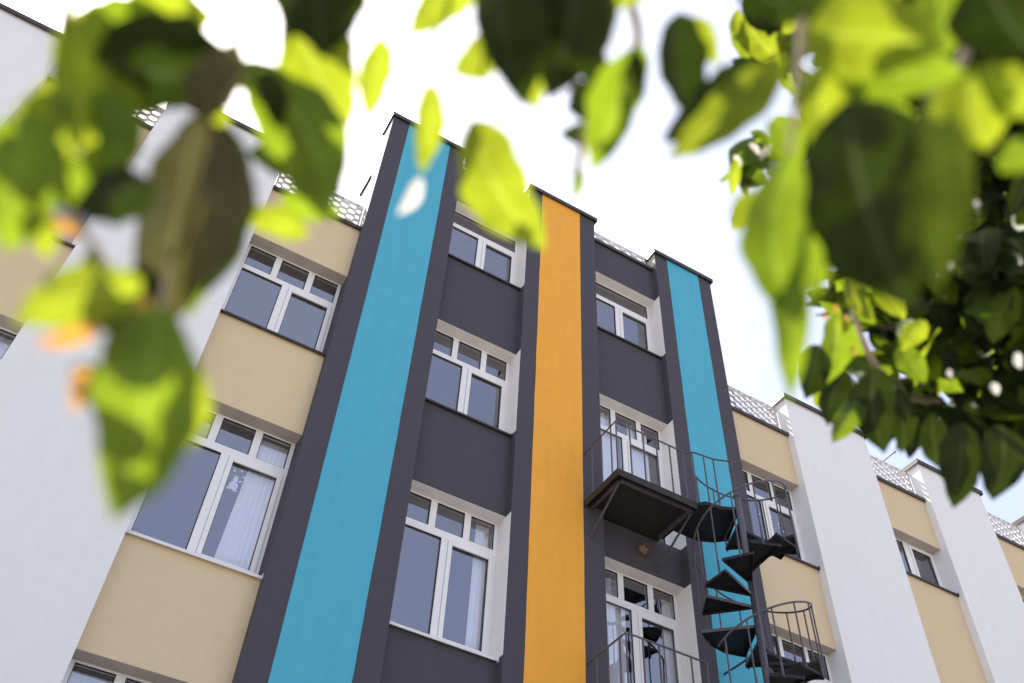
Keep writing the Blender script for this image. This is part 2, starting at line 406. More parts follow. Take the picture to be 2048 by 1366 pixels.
for (i, x0, x1) in BAY:
    kd = bay_kind(i); ct = CT if kd == 'dark' else CW
    rows = sorted(WIN[i], key=lambda r: ROW[r][0])
    z = 0
    for r in rows:
        a, b = ROW[r]; wm = MB(); wm.box((x0 - .01, D1, z), (x1 + .01, D2 + .07, a - .0)); wm.build('wall_panel', M[kd], bld); z = b
    wm = MB(); wm.box((x0 - .01, D1, z), (x1 + .01, D2 + .07, ct - .02))
    wo = wm.build('wall_panel', M[kd], bld)
    k = MB()
    k.box((x0 + .001, D1 - .045, ct - .01), (x1 - .001, .42, ct + .025)); k.box((x0 + .001, D1 - .045, ct - .055), (x1 - .001, D1 - .033, ct - .01))
    k.build('coping', M['coping'], wo)
    for r in rows: window(i, x0, x1, r, wo)

# body and roofs behind the facade
for nm, mk, bxs in (('rear_block', 'cream', [((-8.1, 3.3, 0), (1.78, 11, CW - .25)), ((1.79, 3.3, 0), (8.75, 11, CT - 1.31)), ((8.76, 3.3, 0), (21.4, 11, CW - .25))]),
                    ('roof', 'roof', [((-8.1, .43, CW - .24), (1.79, 11, CW - .12)), ((2.2, .43, CT - 1.3), (8.5, 11, CT - 1.2)), ((8.75, .43, CW - .24), (21.4, 11, CW - .12))]),
                    ('side_wall', 'cream', [((1.781, .43, CW - .1), (2.0, .90, 15.64)), ((2.2, .90, CW - .1), (2.3, 11, CT - 1.31)), ((8.54, .43, CW - .1), (8.75, 11, CT - 1.15))]),
                    ('side_wall_coping', 'coping', [((1.745, .475, 15.64), (2.04, .94, 15.675))])):
    for a_, b_ in bxs:
        q = MB(); q.box(a_, b_); q.build(nm, M[mk], bld)

# ------------------------------------------------------------------ honeycomb railings on the parapets
def hexrail(x0, x1, z0, z1, label):
    root = empty('roof_railing', ((x0 + x1) / 2, .27, z0), label, 'railing', 'honeycomb railings on the parapets')
    a = MB(); y = .27; s = .088; dep = .045; t = .014; h = s * .866
    X = x0 + .03; ci = 0
    def seg(p, q):
        pz = min(max(p[1], z0 + .04), z1 - .03); qz = min(max(q[1], z0 + .04), z1 - .03)
        px, qx = min(max(p[0], x0), x1), min(max(q[0], x0), x1)
        if abs(px - qx) + abs(pz - qz) < .004: return
        a.bar((px, y, pz), (qx, y, qz), t, dep, up=(0, 1, 0))
    while X < x1 + .1:
        Z = z0 + .04 - (h if ci % 2 else 0)
        while Z < z1:
            # one flat-topped cell drawn by three sides
            seg((X - s / 2, Z), (X + s / 2, Z)); seg((X + s / 2, Z), (X + s, Z + h)); seg((X + s, Z + h), (X + s / 2, Z + 2 * h))
            Z += 2 * h
        X += 1.5 * s; ci += 1
    a.build('honeycomb', M['mesh'], root)
    fr = MB()
    fr.box((x0, y - .018, z1 - .03), (x1, y + .018, z1)); fr.box((x0, y - .015, z0 + .02), (x1, y + .015, z0 + .04))
    fr.box((x0, y - .017, z0), (x0 + .03, y + .017, z1 - .03)); fr.box((x1 - .03, y - .017, z0), (x1, y + .017, z1 - .03))
    fr.build('rail_frame', M['mesh'], root)
labs = {0: 'honeycomb roof railing beyond the leftmost white pilaster', 1: 'honeycomb roof railing showing between the leaves at upper left, left of a white pilaster',
        2: 'honeycomb roof railing behind the leaves just left of the tall turquoise striped pilaster',
        3: 'short honeycomb railing on the dark parapet between left turquoise and orange pilasters',
        4: 'short honeycomb railing on the dark parapet between orange and right turquoise pilasters',
        5: 'honeycomb roof railing just right of the right turquoise striped pilaster, above beige wall',
        6: 'honeycomb roof railing between the two white pilasters at right, with a rod sticking out',
        7: 'honeycomb roof railing cut by the right edge of the picture'}
for (i, x0, x1) in BAY:
    if i in (0, 8): continue
    ct, hh = (CT, .49) if bay_kind(i) == 'dark' else (CW, .76)
    hexrail(x0 + .02, x1 - .03, ct + .027, ct + hh, labs[i])
rd = MB(); rd.tube([(12.87, .30, 14.46), (12.87, -.01, 14.465)], .010, 8); rd.ball((12.87, -.015, 14.465), .02)
tag(rd.build('metal_rod', M['rust'], None, True), 'thin metal rod with a round end sticking out over the right-hand parapet railing', 'rod')

# ------------------------------------------------------------------ curtains
def curtain(x0, x1, z0, z1, y, label, amp=.008, pitch=.09, lean=0.0):
    c = MB(); n = max(8, int((x1 - x0) / .008)); K = 6; sd = x0 * 3.7 + z0
    for k in range(K + 1):
        z = z0 + (z1 - z0) * k / K
        for j in range(n + 1):
            t = j / n; x = x0 + (x1 - x0) * t + lean * (1 - k / K) * (1 - t)
            ph = 2 * math.pi * (x / pitch) + 1.5 * noise.noise(Vector((x * 6, sd, z * .4)))
            c.v.append((x, y + amp * math.sin(ph) * (.6 + .6 * noise.noise(Vector((x * 9, sd, 0)))), z))
    for k in range(K):
        for j in range(n):
            a = k * (n + 1) + j; c.f.append((a, a + 1, a + n + 2, a + n + 1)); c.mi.append(0)
    o = c.build('curtain', M['curtain'], None, True)
    o.modifiers.new('thickness', 'SOLIDIFY').thickness = .0015
    tag(o, label, 'curtain', 'white curtains behind the windows')
YC = .425
curtain(1.36, 1.72, 7.42, 9.33, YC, 'wide white curtain at the right of the big beige-bay window with the stickers', amp=.006, pitch=.06, lean=-.08)
curtain(4.31, 4.50, 7.42, 9.33, YC, 'narrow white curtain at the right of the largest window between turquoise and orange pilasters')
curtain(6.06, 6.62, 9.9, 12.4, YC, 'white curtain at the left of the upper balcony door', pitch=.11, amp=.025)
curtain(6.80, 7.20, 9.9, 12.4, YC, 'white curtain at the right of the upper balcony door', pitch=.11, amp=.025)
curtain(6.06, 6.60, 6.6, 9.3, YC, 'white curtain at the left of the lower balcony door', pitch=.10, amp=.025)
curtain(7.22, 7.38, 6.6, 9.3, YC, 'narrow white curtain at the right edge of the lower balcony door', pitch=.09)
curtain(.36, 1.2, 4.1, 6.0, YC, 'white curtain in the window cut by the bottom left corner', pitch=.08)
curtain(-2.3, -1.5, 7.42, 9.33, YC, 'white curtain in the window at the far left edge')

# ------------------------------------------------------------------ window stickers
def disc(mb, x, z, rx, rz, y, n=14, rot=0):
    mb.poly([(x + rx * math.cos(a) * math.cos(rot) - rz * math.sin(a) * math.sin(rot), y,
              z + rx * math.cos(a) * math.sin(rot) + rz * math.sin(a) * math.cos(rot)) for a in [2 * math.pi * k / n for k in range(n)]])
def flake(mb, x, z, r, y):
    for k in range(3):
        a = k * math.pi / 3; dx, dz = math.cos(a) * r, math.sin(a) * r; nx, nz = -math.sin(a) * r * .22, math.cos(a) * r * .22
        yy = y + .0006 * k
        mb.poly([(x - dx - nx, yy, z - dz - nz), (x + dx - nx, yy, z + dz - nz), (x + dx + nx, yy, z + dz + nz), (x - dx + nx, yy, z - dz + nz)])
ys = YG + .004
s = MB()
disc(s, 1.228, 8.50, .052, .062, ys); disc(s, 1.232, 8.585, .030, .032, ys + .001)
disc(s, 1.222, 8.625, .014, .020, ys + .002, rot=.35); disc(s, 1.246, 8.625, .012, .020, ys + .003, rot=-.35)
disc(s, 1.288, 8.585, .030, .010, ys + .004, rot=.6); disc(s, 1.19, 8.455, .035, .018, ys + .005)
disc(s, 1.26, 8.445, .030, .015, ys + .006)
tag(s.build('window_sticker', M['sticker']), 'white animal shaped sticker on the window pane beside the wide curtain', 'sticker')
sp = [(1.19, 8.70, .018), (1.27, 8.73, .016), (1.315, 8.655, .020), (1.36, 8.56, .012), (1.44, 8.66, .010)]
for k, (x, z, r) in enumerate(sp):
    s = MB(); flake(s, x, z, r, ys)
    tag(s.build('snowflake_sticker', M['sticker']), 'small white snowflake sticker beside the animal sticker on the big beige-bay window', 'sticker', 'snowflake stickers round the animal sticker')
for k, (x, z, r) in enumerate([(9.33, 11.66, .032), (9.73, 11.62, .030), (9.72, 11.55, .020), (9.80, 11.50, .028)]):
    s = MB(); flake(s, x, z, r, ys)
    tag(s.build('snowflake_sticker', M['sticker']), 'small white snowflake sticker on the window behind the spiral stair', 'sticker', 'snowflake stickers behind the stair')

# ------------------------------------------------------------------ balconies
def balcony(zs, label, platform=True):
    x0, x1, yf = 5.69, 6.99, -.81
    root = empty('balcony', (6.35, 0, zs), label, 'balcony', 'steel balconies')
    s = MB(); s.box((6.012, -.004, zs - .035), (7.01, .13, zs - .012)); s.box((x0, yf, zs - .035), (x1, -.004, zs + .012)); s.box((x0, yf, zs - .10), (x1, yf + .012, zs - .035))
    s.box((x0, yf + .012, zs - .10), (x0 + .012, -.004, zs - .035)); s.box((x1 - .012, yf + .012, zs - .10), (x1, -.004, zs - .035))
    s.build('slab', M['plate'], root)
    f = MB(); a = .11
    f.bar((x0 + a, yf + a, zs - .065), (x1 - .02, yf + a, zs - .065), .05, .05)
    f.bar((x0 + a, yf + a + .026, zs - .065), (x0 + a, -.002, zs - .065), .05, .05)
    f.bar((x1 - .05, yf + a + .026, zs - .065), (x1 - .05, -.002, zs - .065), .05, .05)
    f.build('bearer', M['steel'], root)
    for x, yw in ((x0 + a, -.0), (x1 - .02, .137)):
        q = MB(); q.tube([(x, yf + a + .02, zs - .09), (x, yw - .005, zs - .52)], .016, 10)
        q.box((x - .03, yw - .012, zs - .56), (x + .03, yw - .001, zs - .49)); q.ball((x, yw - .02, zs - .545), .014)
        q.build('brace', M['steel'], root)
    r = MB(); zr = zs + .885; rr = .013
    r.tube([(x0 + .02, -.0, zr), (x0 + .02, yf + .02, zr), (x0 + 1.155, yf + .02, zr - .002)], rr, 10)
    r.ball((x0 + .02, -.01, zr), .02)
    r.build('handrail', M['steel'], root, False)
    for k in range(3):
        y = yf + .02 + (.79 - .02) * (k + .55) / 3.3
        q = MB(); q.bar((x0 + .02, y, zs + .01), (x0 + .02, y, zr - .01), .016, .016, up=(0, 1, 0)); q.build('baluster', M['steel'], root)
    n = 6
    for k in range(n):
        x = x0 + .02 + 1.13 * k / (n - 1.0)
        q = MB(); q.bar((x, yf + .02, zs + .01), (x, yf + .02, zr - .008), .016 if k < n - 1 else .02, .016, up=(0, 1, 0)); q.build('baluster', M['steel'], root)
    return root
balcony(10.03, 'upper dark steel balcony beside the top of the spiral stair')
balcony(6.74, 'lower dark steel balcony at the bottom edge, below the caged lamp')

# ------------------------------------------------------------------ spiral staircase
SX, SY, SR = 7.473, -1.072, .65
st = empty('spiral_staircase', (SX, SY, 0), 'dark steel spiral staircase winding up to the upper balcony before the right turquoise stripe', 'staircase')
STEP, RISE, TH0, ZB0 = math.radians(32.7), .168, math.radians(340), 8.63
def spt(th, r, z): return (SX - r * math.cos(th), SY + r * math.sin(th), z)
p = MB(); p.tube([(SX, SY, 0), (SX, SY, 10.19)], .043, 16); p.tube([(SX, SY, 10.18), (SX, SY, 10.20)], .052, 16)
p.build('pole', M['steel'], st, True)
STEPS = [(TH0 + k * STEP, TH0 + (k + 1.06) * STEP, ZB0 - k * RISE) for k in range(-7, 2)]
STEPS.append((math.radians(405), math.radians(476), 8.20))                       # broad half-way tread
STEPS += [(math.radians(474) + k * STEP, math.radians(474) + (k + 1.06) * STEP, 8.04 - k * RISE) for k in range(0, 8)]
for (th0, th1, z) in STEPS:
    t = MB(); n = 1 if th1 - th0 < 1 else 3
    arc = [th1 + (th0 - th1) * q_ / n for q_ in range(n + 1)]
    rr_ = SR if n == 1 else SR + .03
    poly = [spt(th1, .05, 0)[:2]] + [spt(a_, rr_, 0)[:2] for a_ in arc] + [spt(th0, .05, 0)[:2]]
    t.prism(poly, z, z + .006)
    for qa, qb in zip(poly, poly[1:]): t.bar((qa[0], qa[1], z - .018), (qb[0], qb[1], z - .018), .006, .036)
    tr = t.build('tread', M['tread'], st)
    e = MB(); e.bar(spt(th0 - .004, .06, z - .012), spt(th0 - .004, rr_, z - .012), .008, .040); e.build('nosing', M['steel'], tr)
def ztread(th):
    for (a_, b_, z) in STEPS:
        if a_ <= th <= b_: return z
    return STEPS[-1][2]
th = math.radians(113)
while th < math.radians(722):
    z = ztread(th); zr = 11.372 - .292 * th
    q = MB(); q.bar(spt(th, SR + .012, z - .045), spt(th, SR + .012, zr - .005), .014, .014, up=(0, 1, 0))
    q.bar(spt(th, SR + .006, z - .05), spt(th, SR + .006, z + RISE), .026, .008, up=(math.cos(th), -math.sin(th), 0))
    q.build('baluster', M['steel'], st)
    th += math.radians(26)
h = MB(); pts = []
for k in range(0, 131):
    th = math.radians(82) + k / 130 * math.radians(640)
    pts.append(spt(th, SR + .012, 11.372 - .292 * th))
h.tube(pts, .0125, 10); h.ball(pts[0], .022)
h.build('handrail', M['steel'], st, True)
# landing plates linking stair and balcony
for zl in (10.03, 6.74):
    L = MB()
    poly = [(6.99, -.83), (7.06, -.90), (7.18, -.925), (7.30, -.935), (7.43, -1.0), (SX + .03, SY + .02), (7.80, -.44), (7.66, -.30), (7.45, -.2), (7.3, -.2), (6.99, -.2)]
    L.prism(poly, zl - .006, zl + .006)
    for a_, b_ in zip(poly, poly[1:] + poly[:1]): L.bar((a_[0], a_[1], zl - .028), (b_[0], b_[1], zl - .028), .006, .044)
    lo = L.build('landing', M['tread'], st)
    bb = MB()
    bb.bar((SX + .02, SY + .03, zl - .03), (7.74, -.42, zl - .03), .008, .05)
    bb.build('rib', M['steel'], lo)
# guard rail along the landing edge, from the balcony corner to the pole
zg = 10.915
gp = [(6.91, -.79, zg - .002), (6.96, -.83, zg + .01), (7.02, -.86, zg + .006), (7.10, -.875, zg), (7.2, -.885, zg), (7.3, -.895, zg), (7.42, -.94, zg), (7.56, -1.0, zg), (7.60, -1.01, zg)]
g_ = MB(); g_.tube(gp, .0125, 10); g_.ball(gp[-1], .016); g_.build('guard_rail', M['steel'], st, True)
for (x, y) in ((6.975, -.84), (7.14, -.885), (7.30, -.90), (7.55, -1.0)):
    q = MB(); q.bar((x, y, 10.03), (x, y, zg), .016, .016, up=(0, 1, 0)); q.build('baluster', M['steel'], st)
for (x, y) in ((7.36, -.44), (7.62, -.47)):
    q = MB(); q.bar((x, y, 10.0), (x, y, 10.9 - (x - 7.36) * .3), .014, .014, up=(0, 1, 0)); q.build('baluster', M['steel'], st)
# wall ties
for (a_, b_) in (((7.74, -.49, 8.10), (7.80, -.0, 8.16)),):
    q = MB(); q.tube([a_, b_], .014, 8); q.ball(a_, .022); q.build('wall_tie', M['steel'], st, True)

# ------------------------------------------------------------------ caged lamp
LX, LZ, LY = 6.73, 9.73, .137
lm = empty('bulkhead_lamp', (LX, LY, LZ), 'round rusty caged lamp on the dark wall under the upper balcony', 'lamp')
def ring(mb, r, y, tr, n=24):
    pts = [(LX + r * math.cos(2 * math.pi * k / n), y, LZ + r * math.sin(2 * math.pi * k / n)) for k in range(n + 1)]
    mb.tube(pts, tr, 6, cap=False)
q = MB()
for k in range(24):
    a, b2 = 2 * math.pi * k / 24, 2 * math.pi * (k + 1) / 24
    for (r0, y0, r1, y1) in ((.095, LY - .002, .095, LY - .035), (.095, LY - .035, .07, LY - .04)):
        q.poly([(LX + r0 * math.cos(a), y0, LZ + r0 * math.sin(a)), (LX + r0 * math.cos(b2), y0, LZ + r0 * math.sin(b2)), (LX + r1 * math.cos(b2), y1, LZ + r1 * math.sin(b2)), (LX + r1 * math.cos(a), y1, LZ + r1 * math.sin(a))])
q.build('housing', M['rust'], lm, True)
q = MB()
for a in range(6):
    for k in range(24):
        def sp_(i, j): 
            t = i / 6 * math.pi / 2; f = 2 * math.pi * j / 24
            return (LX + .068 * math.cos(t) * math.cos(f), LY - .035 - .05 * math.sin(t), LZ + .068 * math.cos(t) * math.sin(f))
        q.poly([sp_(a, k), sp_(a, k + 1), sp_(a + 1, k + 1), sp_(a + 1, k)])
q.build('glass_dome', M['lampglass'], lm, True)
q = MB(); ring(q, .088, LY - .04, .007); ring(q, .06, LY - .075, .005)
for k in range(4):
    a = k * math.pi / 4 + .2
    q.tube([(LX + .088 * math.cos(a) * math.cos(t), LY - .04 - .062 * math.sin(t), LZ + .088 * math.sin(a) * math.cos(t)) for t in [math.pi * i / 8 for i in range(9)]], .004, 6)
q.build('cage', M['rust'], lm, True)

# ------------------------------------------------------------------ foliage
def leaf_geo(mb, base, tip, width, nrm_hint, fold=.25, curl=.12, wav=.03, nu=6, nv=12, sd=0.0, mi=0, bend=None):
    base = Vector(base); tip = Vector(tip); ax = tip - base; L = ax.length; ax.normalize()
    wd = nrm_hint.cross(ax)
    if wd.length < 1e-5: wd = ax.orthogonal()
    wd.normalize(); nn = ax.cross(wd).normalized()
    i0 = len(mb.v)
    if mb.uv is None: mb.uv = []
    if bend is None: bend = .09 * math.sin(sd * 7.3 + 1)
    for j in range(nv + 1):
        v = j / nv
        hw = width / 2 * (math.sin(math.pi * v ** .82) ** .72 if 0 < v < 1 else 0) * (1 - .12 * v)
        if v > .86: hw *= 1 - (v - .86) / .14 * .45
        hw = max(hw, width * .006)
        c = base + ax * (L * v) + wd * (bend * L * math.sin(math.pi * v)) + nn * (-curl * L * (math.sin(math.pi * v * .9)) + curl * .5 * L * v * v)
        for k in range(nu + 1):
            u = k / nu * 2 - 1
            e = wav * width * math.sin(v * 17 + sd * 9 + (2 if u > 0 else 0)) * u * u
            mb.v.append(tuple(c + wd * (hw * u * (1 + .05 * math.sin(v * 23 + sd * 5 + u) + .12 * math.sin(v * 5 + sd * 3) * (1 if u > 0 else -1))) + nn * (fold * hw * abs(u) + e)))
            mb.uv.append((u * .5 + .5, v))
    for j in range(nv):
        for k in range(nu):
            a = i0 + j * (nu + 1) + k; mb.f.append((a, a + 1, a + nu + 2, a + nu + 1)); mb.mi.append(mi)

def near_leaf(root, bx, by, tx, ty, wpx, dist, mk, tilt=0, dd=0.0, fold=.25, curl=.1, name='leaf'):
    b = at(bx, by, dist); t = at(tx, ty, dist + dd); bend = .07 * math.sin(bx * .37 + by * .21)
    view = ((b + t) / 2 - CAM).normalized(); ax = (t - b).normalized()
    w0 = ax.cross(view).normalized()
    n0 = w0.cross(ax).normalized()                     # faces along the view axis
    n = (Matrix.Rotation(math.radians(tilt), 3, ax) @ n0)
    wid = wpx / FPX * dist / max(.25, math.cos(math.radians(tilt)))
    wv = n.cross(ax).normalized(); sh_ = wv * (-.6 * bend * (t - b).length)
    mb = MB(); leaf_geo(mb, b + sh_, t + sh_, wid, n, fold, curl, sd=bx * .013, nu=8, nv=18, bend=bend)
    o = mb.build(name, M[mk], root, True)
    return o, b

def branch(root, pts, r0, r1, mk='twig', name='branch'):
    P_ = [at(*p) for p in pts]; Q = []
    for k in range(len(P_) - 1):            # smooth
        a = P_[max(k - 1, 0)]; b = P_[k]; c = P_[k + 1]; d = P_[min(k + 2, len(P_) - 1)]
        for s_ in range(6):
            t = s_ / 6
            Q.append(.5 * ((2 * b) + (-a + c) * t + (2 * a - 5 * b + 4 * c - d) * t * t + (-a + 3 * b - 3 * c + d) * t ** 3))
    Q.append(P_[-1]); n = len(Q)
    mb = MB(); mb.tube(Q, [r0 + (r1 - r0) * i / (n - 1) for i in range(n)], 10)
    o = mb.build(name, M[mk], root, True)
    return o, Q

# --- near tree: trunk stands behind the photographer, limbs reach over the picture
tA = empty('leafy_tree', (-1.6, -10.4, 0), 'near tree whose big blurred leaves hang across the top and left of the picture', 'tree')
T = MB(); T.tube([(-1.6, -10.4, 0), (-1.55, -10.35, 1.2), (-1.5, -10.2, 2.4), (-1.35, -9.9, 3.4)], [.16, .13, .11, .06], 12)
T.build('trunk', M['bark'], tA, True)
lim = MB()
fA = at(350, -420, .95); fB = at(1000, -420, 1.1); sTop = Vector((-1.45, -10.05, 2.95))
lim.tube([sTop, (-1.0, -9.6, 3.0), fA], [.05, .03, .010], 8); lim.tube([sTop, (-.6, -9.4, 3.2), fB], [.05, .03, .010], 8)
lim.build('limb', M['bark'], tA, True)
brL, qL = branch(tA, [(350, -420, .95), (360, -120, .86), (400, 110, .8), (415, 230, .76), (350, 480, .72), (318, 650, .66)], .006, .0016)
brL2, qL2 = branch(tA, [(350, -420, .95), (180, -120, .85), (120, 100, .78), (110, 340, .74), (230, 560, .70), (262, 620, .66)], .005, .0015)
brC, qC = branch(tA, [(1000, -420, 1.1), (800, -200, 1.0), (600, -60, .9), (560, 120, .85)], .005, .0012)
brC2, qC2 = branch(tA, [(1000, -420, 1.1), (900, -150, 1.0), (872, 120, .95), (930, 235, .9)], .004, .0008)
brC3, qC3 = branch(tA, [(1000, -420, 1.1), (1180, -160, 1.0), (1275, 60, .92), (1225, 160, .90), (1175, 250, .9), (1150, 355, .9)], .006, .0028)

LEAFS = [ # branch, bx,by,tx,ty,w,dist,mat,tilt,dd
 (brL, 410,225,330,665,200,.72,'B',40,0), (brL, 440,330,380,640,90,.74,'G',20,0), (brL, 465,250,420,600,110,.75,'D',-30,0),
 (brL, 330,610,240,1048,200,.62,'G',15,0), (brL, 375,720,330,850,60,.66,'G',10,0), (brC, 560,400,690,425,60,.84,'G',10,0), (brL, 380,700,300,960,120,.66,'Y',-20,0),
 (brL2, 285,560,22,640,120,.66,'Y',15,0), (brL2, 330,590,200,560,90,.7,'D',40,0),
 (brL2, 60,225,15,510,150,.7,'G',20,0), (brL2, 110,180,60,300,90,.72,'Y',10,0),
 (brL, 190,120,480,140,190,.75,'D',35,0), (brL, 400,240,480,75,100,.72,'B',40,0),
 (brL, 250,15,430,40,120,.8,'Y',10,0), (brL2, 190,10,180,260,120,.78,'Y',15,0), (brL, 150,60,330,20,90,.8,'G',10,0),
 (brL2, 105,150,130,340,110,.72,'Y',-10,0), (brL2, 310,370,145,420,110,.7,'D',30,0), (brL2, 120,330,210,430,90,.72,'G',20,0),
 (brL, 405,180,450,330,60,.78,'Y',10,0), (brL, 620,465,470,425,62,.85,'Y',10,0), (brL2, 150,30,205,365,110,.76,'Y',12,0), (brL2, 245,190,215,390,80,.72,'G',12,0), (brL2, 20,255,75,390,100,.72,'Y',20,0), (brL2, 165,300,250,345,60,.74,'Y',0,0), (brL2, 200,180,260,330,90,.74,'G',0,0),
 (brL, 230,230,290,130,70,.76,'Y',20,0), (brL2, 60,400,100,520,60,.72,'Y',15,0),
 (brC, 535,130,668,438,165,.8,'G',-25,0), (brC, 530,135,560,260,60,.78,'D',30,0), (brC, 605,230,680,400,70,.82,'D',50,0),
 (brC, 590,40,695,255,165,.83,'Y',10,0), (brC, 625,-120,650,115,190,.8,'D',30,0), (brC, 700,-60,560,70,90,.82,'D',20,0),
 (brC2, 765,74,737,240,64,.95,'Y',10,0), (brC2, 965,-45,812,62,85,.95,'Y',10,0), (brC2, 866,166,845,350,60,.95,'Y',5,0),
 (brC2, 933,246,1083,508,140,.87,'Y',8,0),
 (brC3, 1010,-130,1040,215,150,.8,'D',30,0), (brC3, 1180,-110,1105,205,150,.8,'D',25,0), (brC3, 1105,55,985,112,60,.8,'Y',10,0),
 (brC3, 1080,-80,1150,120,150,.82,'D',20,0), (brC3, 1000,85,905,150,80,.85,'Y',10,0), (brC3, 1050,110,1075,222,60,.85,'Y',10,0),
 (brC3, 1310,-30,1150,15,60,.9,'Y',10,0), (brC3, 1280,90,1178,345,105,.86,'G',-20,0), (brC3, 1268,92,1285,190,30,.84,'D',20,0),
 (brC3, 1150,165,1205,262,75,.92,'D',40,0), (brC3, 1162,335,1148,400,24,1.0,'G',10,0),
]
for (br, bx, by, tx, ty, w_, d_, mk, ti, dd) in LEAFS:
    o, b0 = near_leaf(br, bx, by, tx, ty, w_, d_, mk, ti, dd)
OR = [(205,655,70,690,40,.66), (172,735,150,825,42,.66), (300,595,262,625,34,.66), (52,360,80,425,26,.7), (165,470,95,435,28,.7)]
for (bx, by, tx, ty, w_, d_) in OR: near_leaf(brL2, bx, by, tx, ty, w_, d_, 'O', 5, 0, name='withered_leaf')
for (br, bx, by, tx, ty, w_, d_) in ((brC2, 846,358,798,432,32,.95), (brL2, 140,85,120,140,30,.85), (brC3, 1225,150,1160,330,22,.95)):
    near_leaf(br, bx, by, tx, ty, w_, d_, 'W', 0, 0, fold=.6, name='sunlit_speck')  # pale curled shapes, their sunlit whiteness put into the colour

# dense twigs of the same tree above the frame, which shade some of the near leaves
ov = MB(); R2 = random.Random(3)
for k in range(150):
    px = R2.uniform(-700, 1500); py = R2.uniform(-1500, -330); d_ = R2.uniform(.9, 1.7)
    c = at(px, py, d_); a = Vector((R2.uniform(-1, 1), R2.uniform(-1, 1), R2.uniform(-1.2, .2))).normalized() * R2.uniform(.07, .11)
    leaf_geo(ov, c, c + a, a.length * .55, Vector((R2.uniform(-.6, .6), R2.uniform(-.6, .6), 1)), sd=k, nu=2, nv=6)
for (br_, px, py, d_, sz) in ((brL,225,850,.62,.030), (brL,255,985,.62,.026), (brL,262,705,.62,.032), (brC,632,352,.80,.055), (brC,600,270,.80,.035), (brC,545,185,.80,.035),
        (brC3,1272,150,.86,.030), (brC3,1225,300,.86,.022), (brC2,1040,470,.87,.02), (brC,668,90,.83,.04), (brL2,220,620,.66,.03)):
    c = at(px, py, d_) + SDIR * .07; a = CU.lerp(CR, R2.random()).cross(SDIR).normalized() * sz * 1.5
    q = MB(); leaf_geo(q, c - a * .5, c + a * .5, sz, SDIR, sd=px, nu=6, nv=10); q.build('leaf', M['D'], br_, True)  # added leaf hidden behind a near leaf, only to cast dapples on it
ov.build('crown', M['D'], tA, True)

# --- right tree
tB = empty('leafy_tree', (3.5, -8.3, 0), 'dense dark tree filling the right side of the picture', 'tree')
T = MB(); T.tube([(3.5, -8.3, 0), (3.45, -8.3, 1.4), (3.35, -8.25, 2.8), (3.1, -8.1, 4.2), (2.8, -7.9, 5.6)], [.17, .14, .12, .09, .03], 12)
T.build('trunk', M['bark'], tB, True)
TW = Vector((3.25, -8.2, 3.3))
L2 = MB()
for (px, py, d_) in ((1900, 420, 2.7), (1800, 760, 2.5), (1760, 120, 2.6), (1960, 900, 2.4), (2100, 100, 3.2), (1700, 640, 2.35)):
    e_ = at(px, py, d_); m_ = (TW + e_) / 2 + Vector((0, 0, .15)); L2.tube([TW, m_, e_], [.035, .02, .006], 8)
rT = at(2250, -260, 1.1); L2.tube([(3.3, -8.2, 3.0), (2.1, -8.5, 3.1), rT], [.045, .03, .012], 8)
L2.build('limb', M['bark'], tB, True)
brR, qR = branch(tB, [(2250, -260, 1.1), (1980, -60, .95), (1930, 110, .88), (1860, 190, .85)], .007, .002)
brR2, qR2 = branch(tB, [(2250, -260, 1.1), (1900, -170, 1.0), (1640, -40, .92), (1600, 130, .88), (1580, 330, .84)], .007, .002)
RL = [
 (brR2, 1350,25,1385,240,100,.9,'D',35), (brR2, 1372,35,1438,128,58,.92,'Y',10), (brR2, 1575,120,1338,328,95,.85,'Y',12), (brR2, 1500,135,1328,292,95,.88,'D',25), (brR2, 1480,170,1420,215,60,.9,'D',10),
 (brR2, 1610,60,1885,90,165,.80,'Y',15), (brR2, 1640,110,1930,160,120,.84,'G',10), (brR2, 1640,130,1650,330,95,.86,'Y',12),
 (brR2, 1685,205,1815,625,285,.78,'D',15), (brR, 1875,190,1895,575,100,.76,'Y',15), (brR, 1935,130,1965,305,130,.86,'Y',5),
 (brR, 1950,140,2080,230,100,.86,'Y',15), (brR, 1990,320,2090,315,62,.86,'G',10), (brR2, 1560,310,1572,650,140,.8,'G',20), (brR2, 1620,330,1630,600,100,.82,'G',10), (brR2, 1575,420,1592,810,80,.81,'G',20), (brR2, 1505,380,1468,462,50,.9,'Y',10),
 (brR2, 1480,-45,1610,45,90,.92,'D',20), (brR, 1960,-60,2080,130,190,.85,'D',15), (brR2, 1760,205,1835,265,60,1.0,'G',10),
 (brR2, 1545,235,1600,335,75,1.0,'G',10), (brR, 1840,330,1770,260,80,.9,'G',10), (brR2, 1700,-30,1560,40,90,.9,'G',10), (brR, 1870,-40,1900,110,110,.95,'G',15),
]
for (br, bx, by, tx, ty, w_, d_, mk, ti) in RL: near_leaf(br, bx, by, tx, ty, w_, d_, mk, ti)

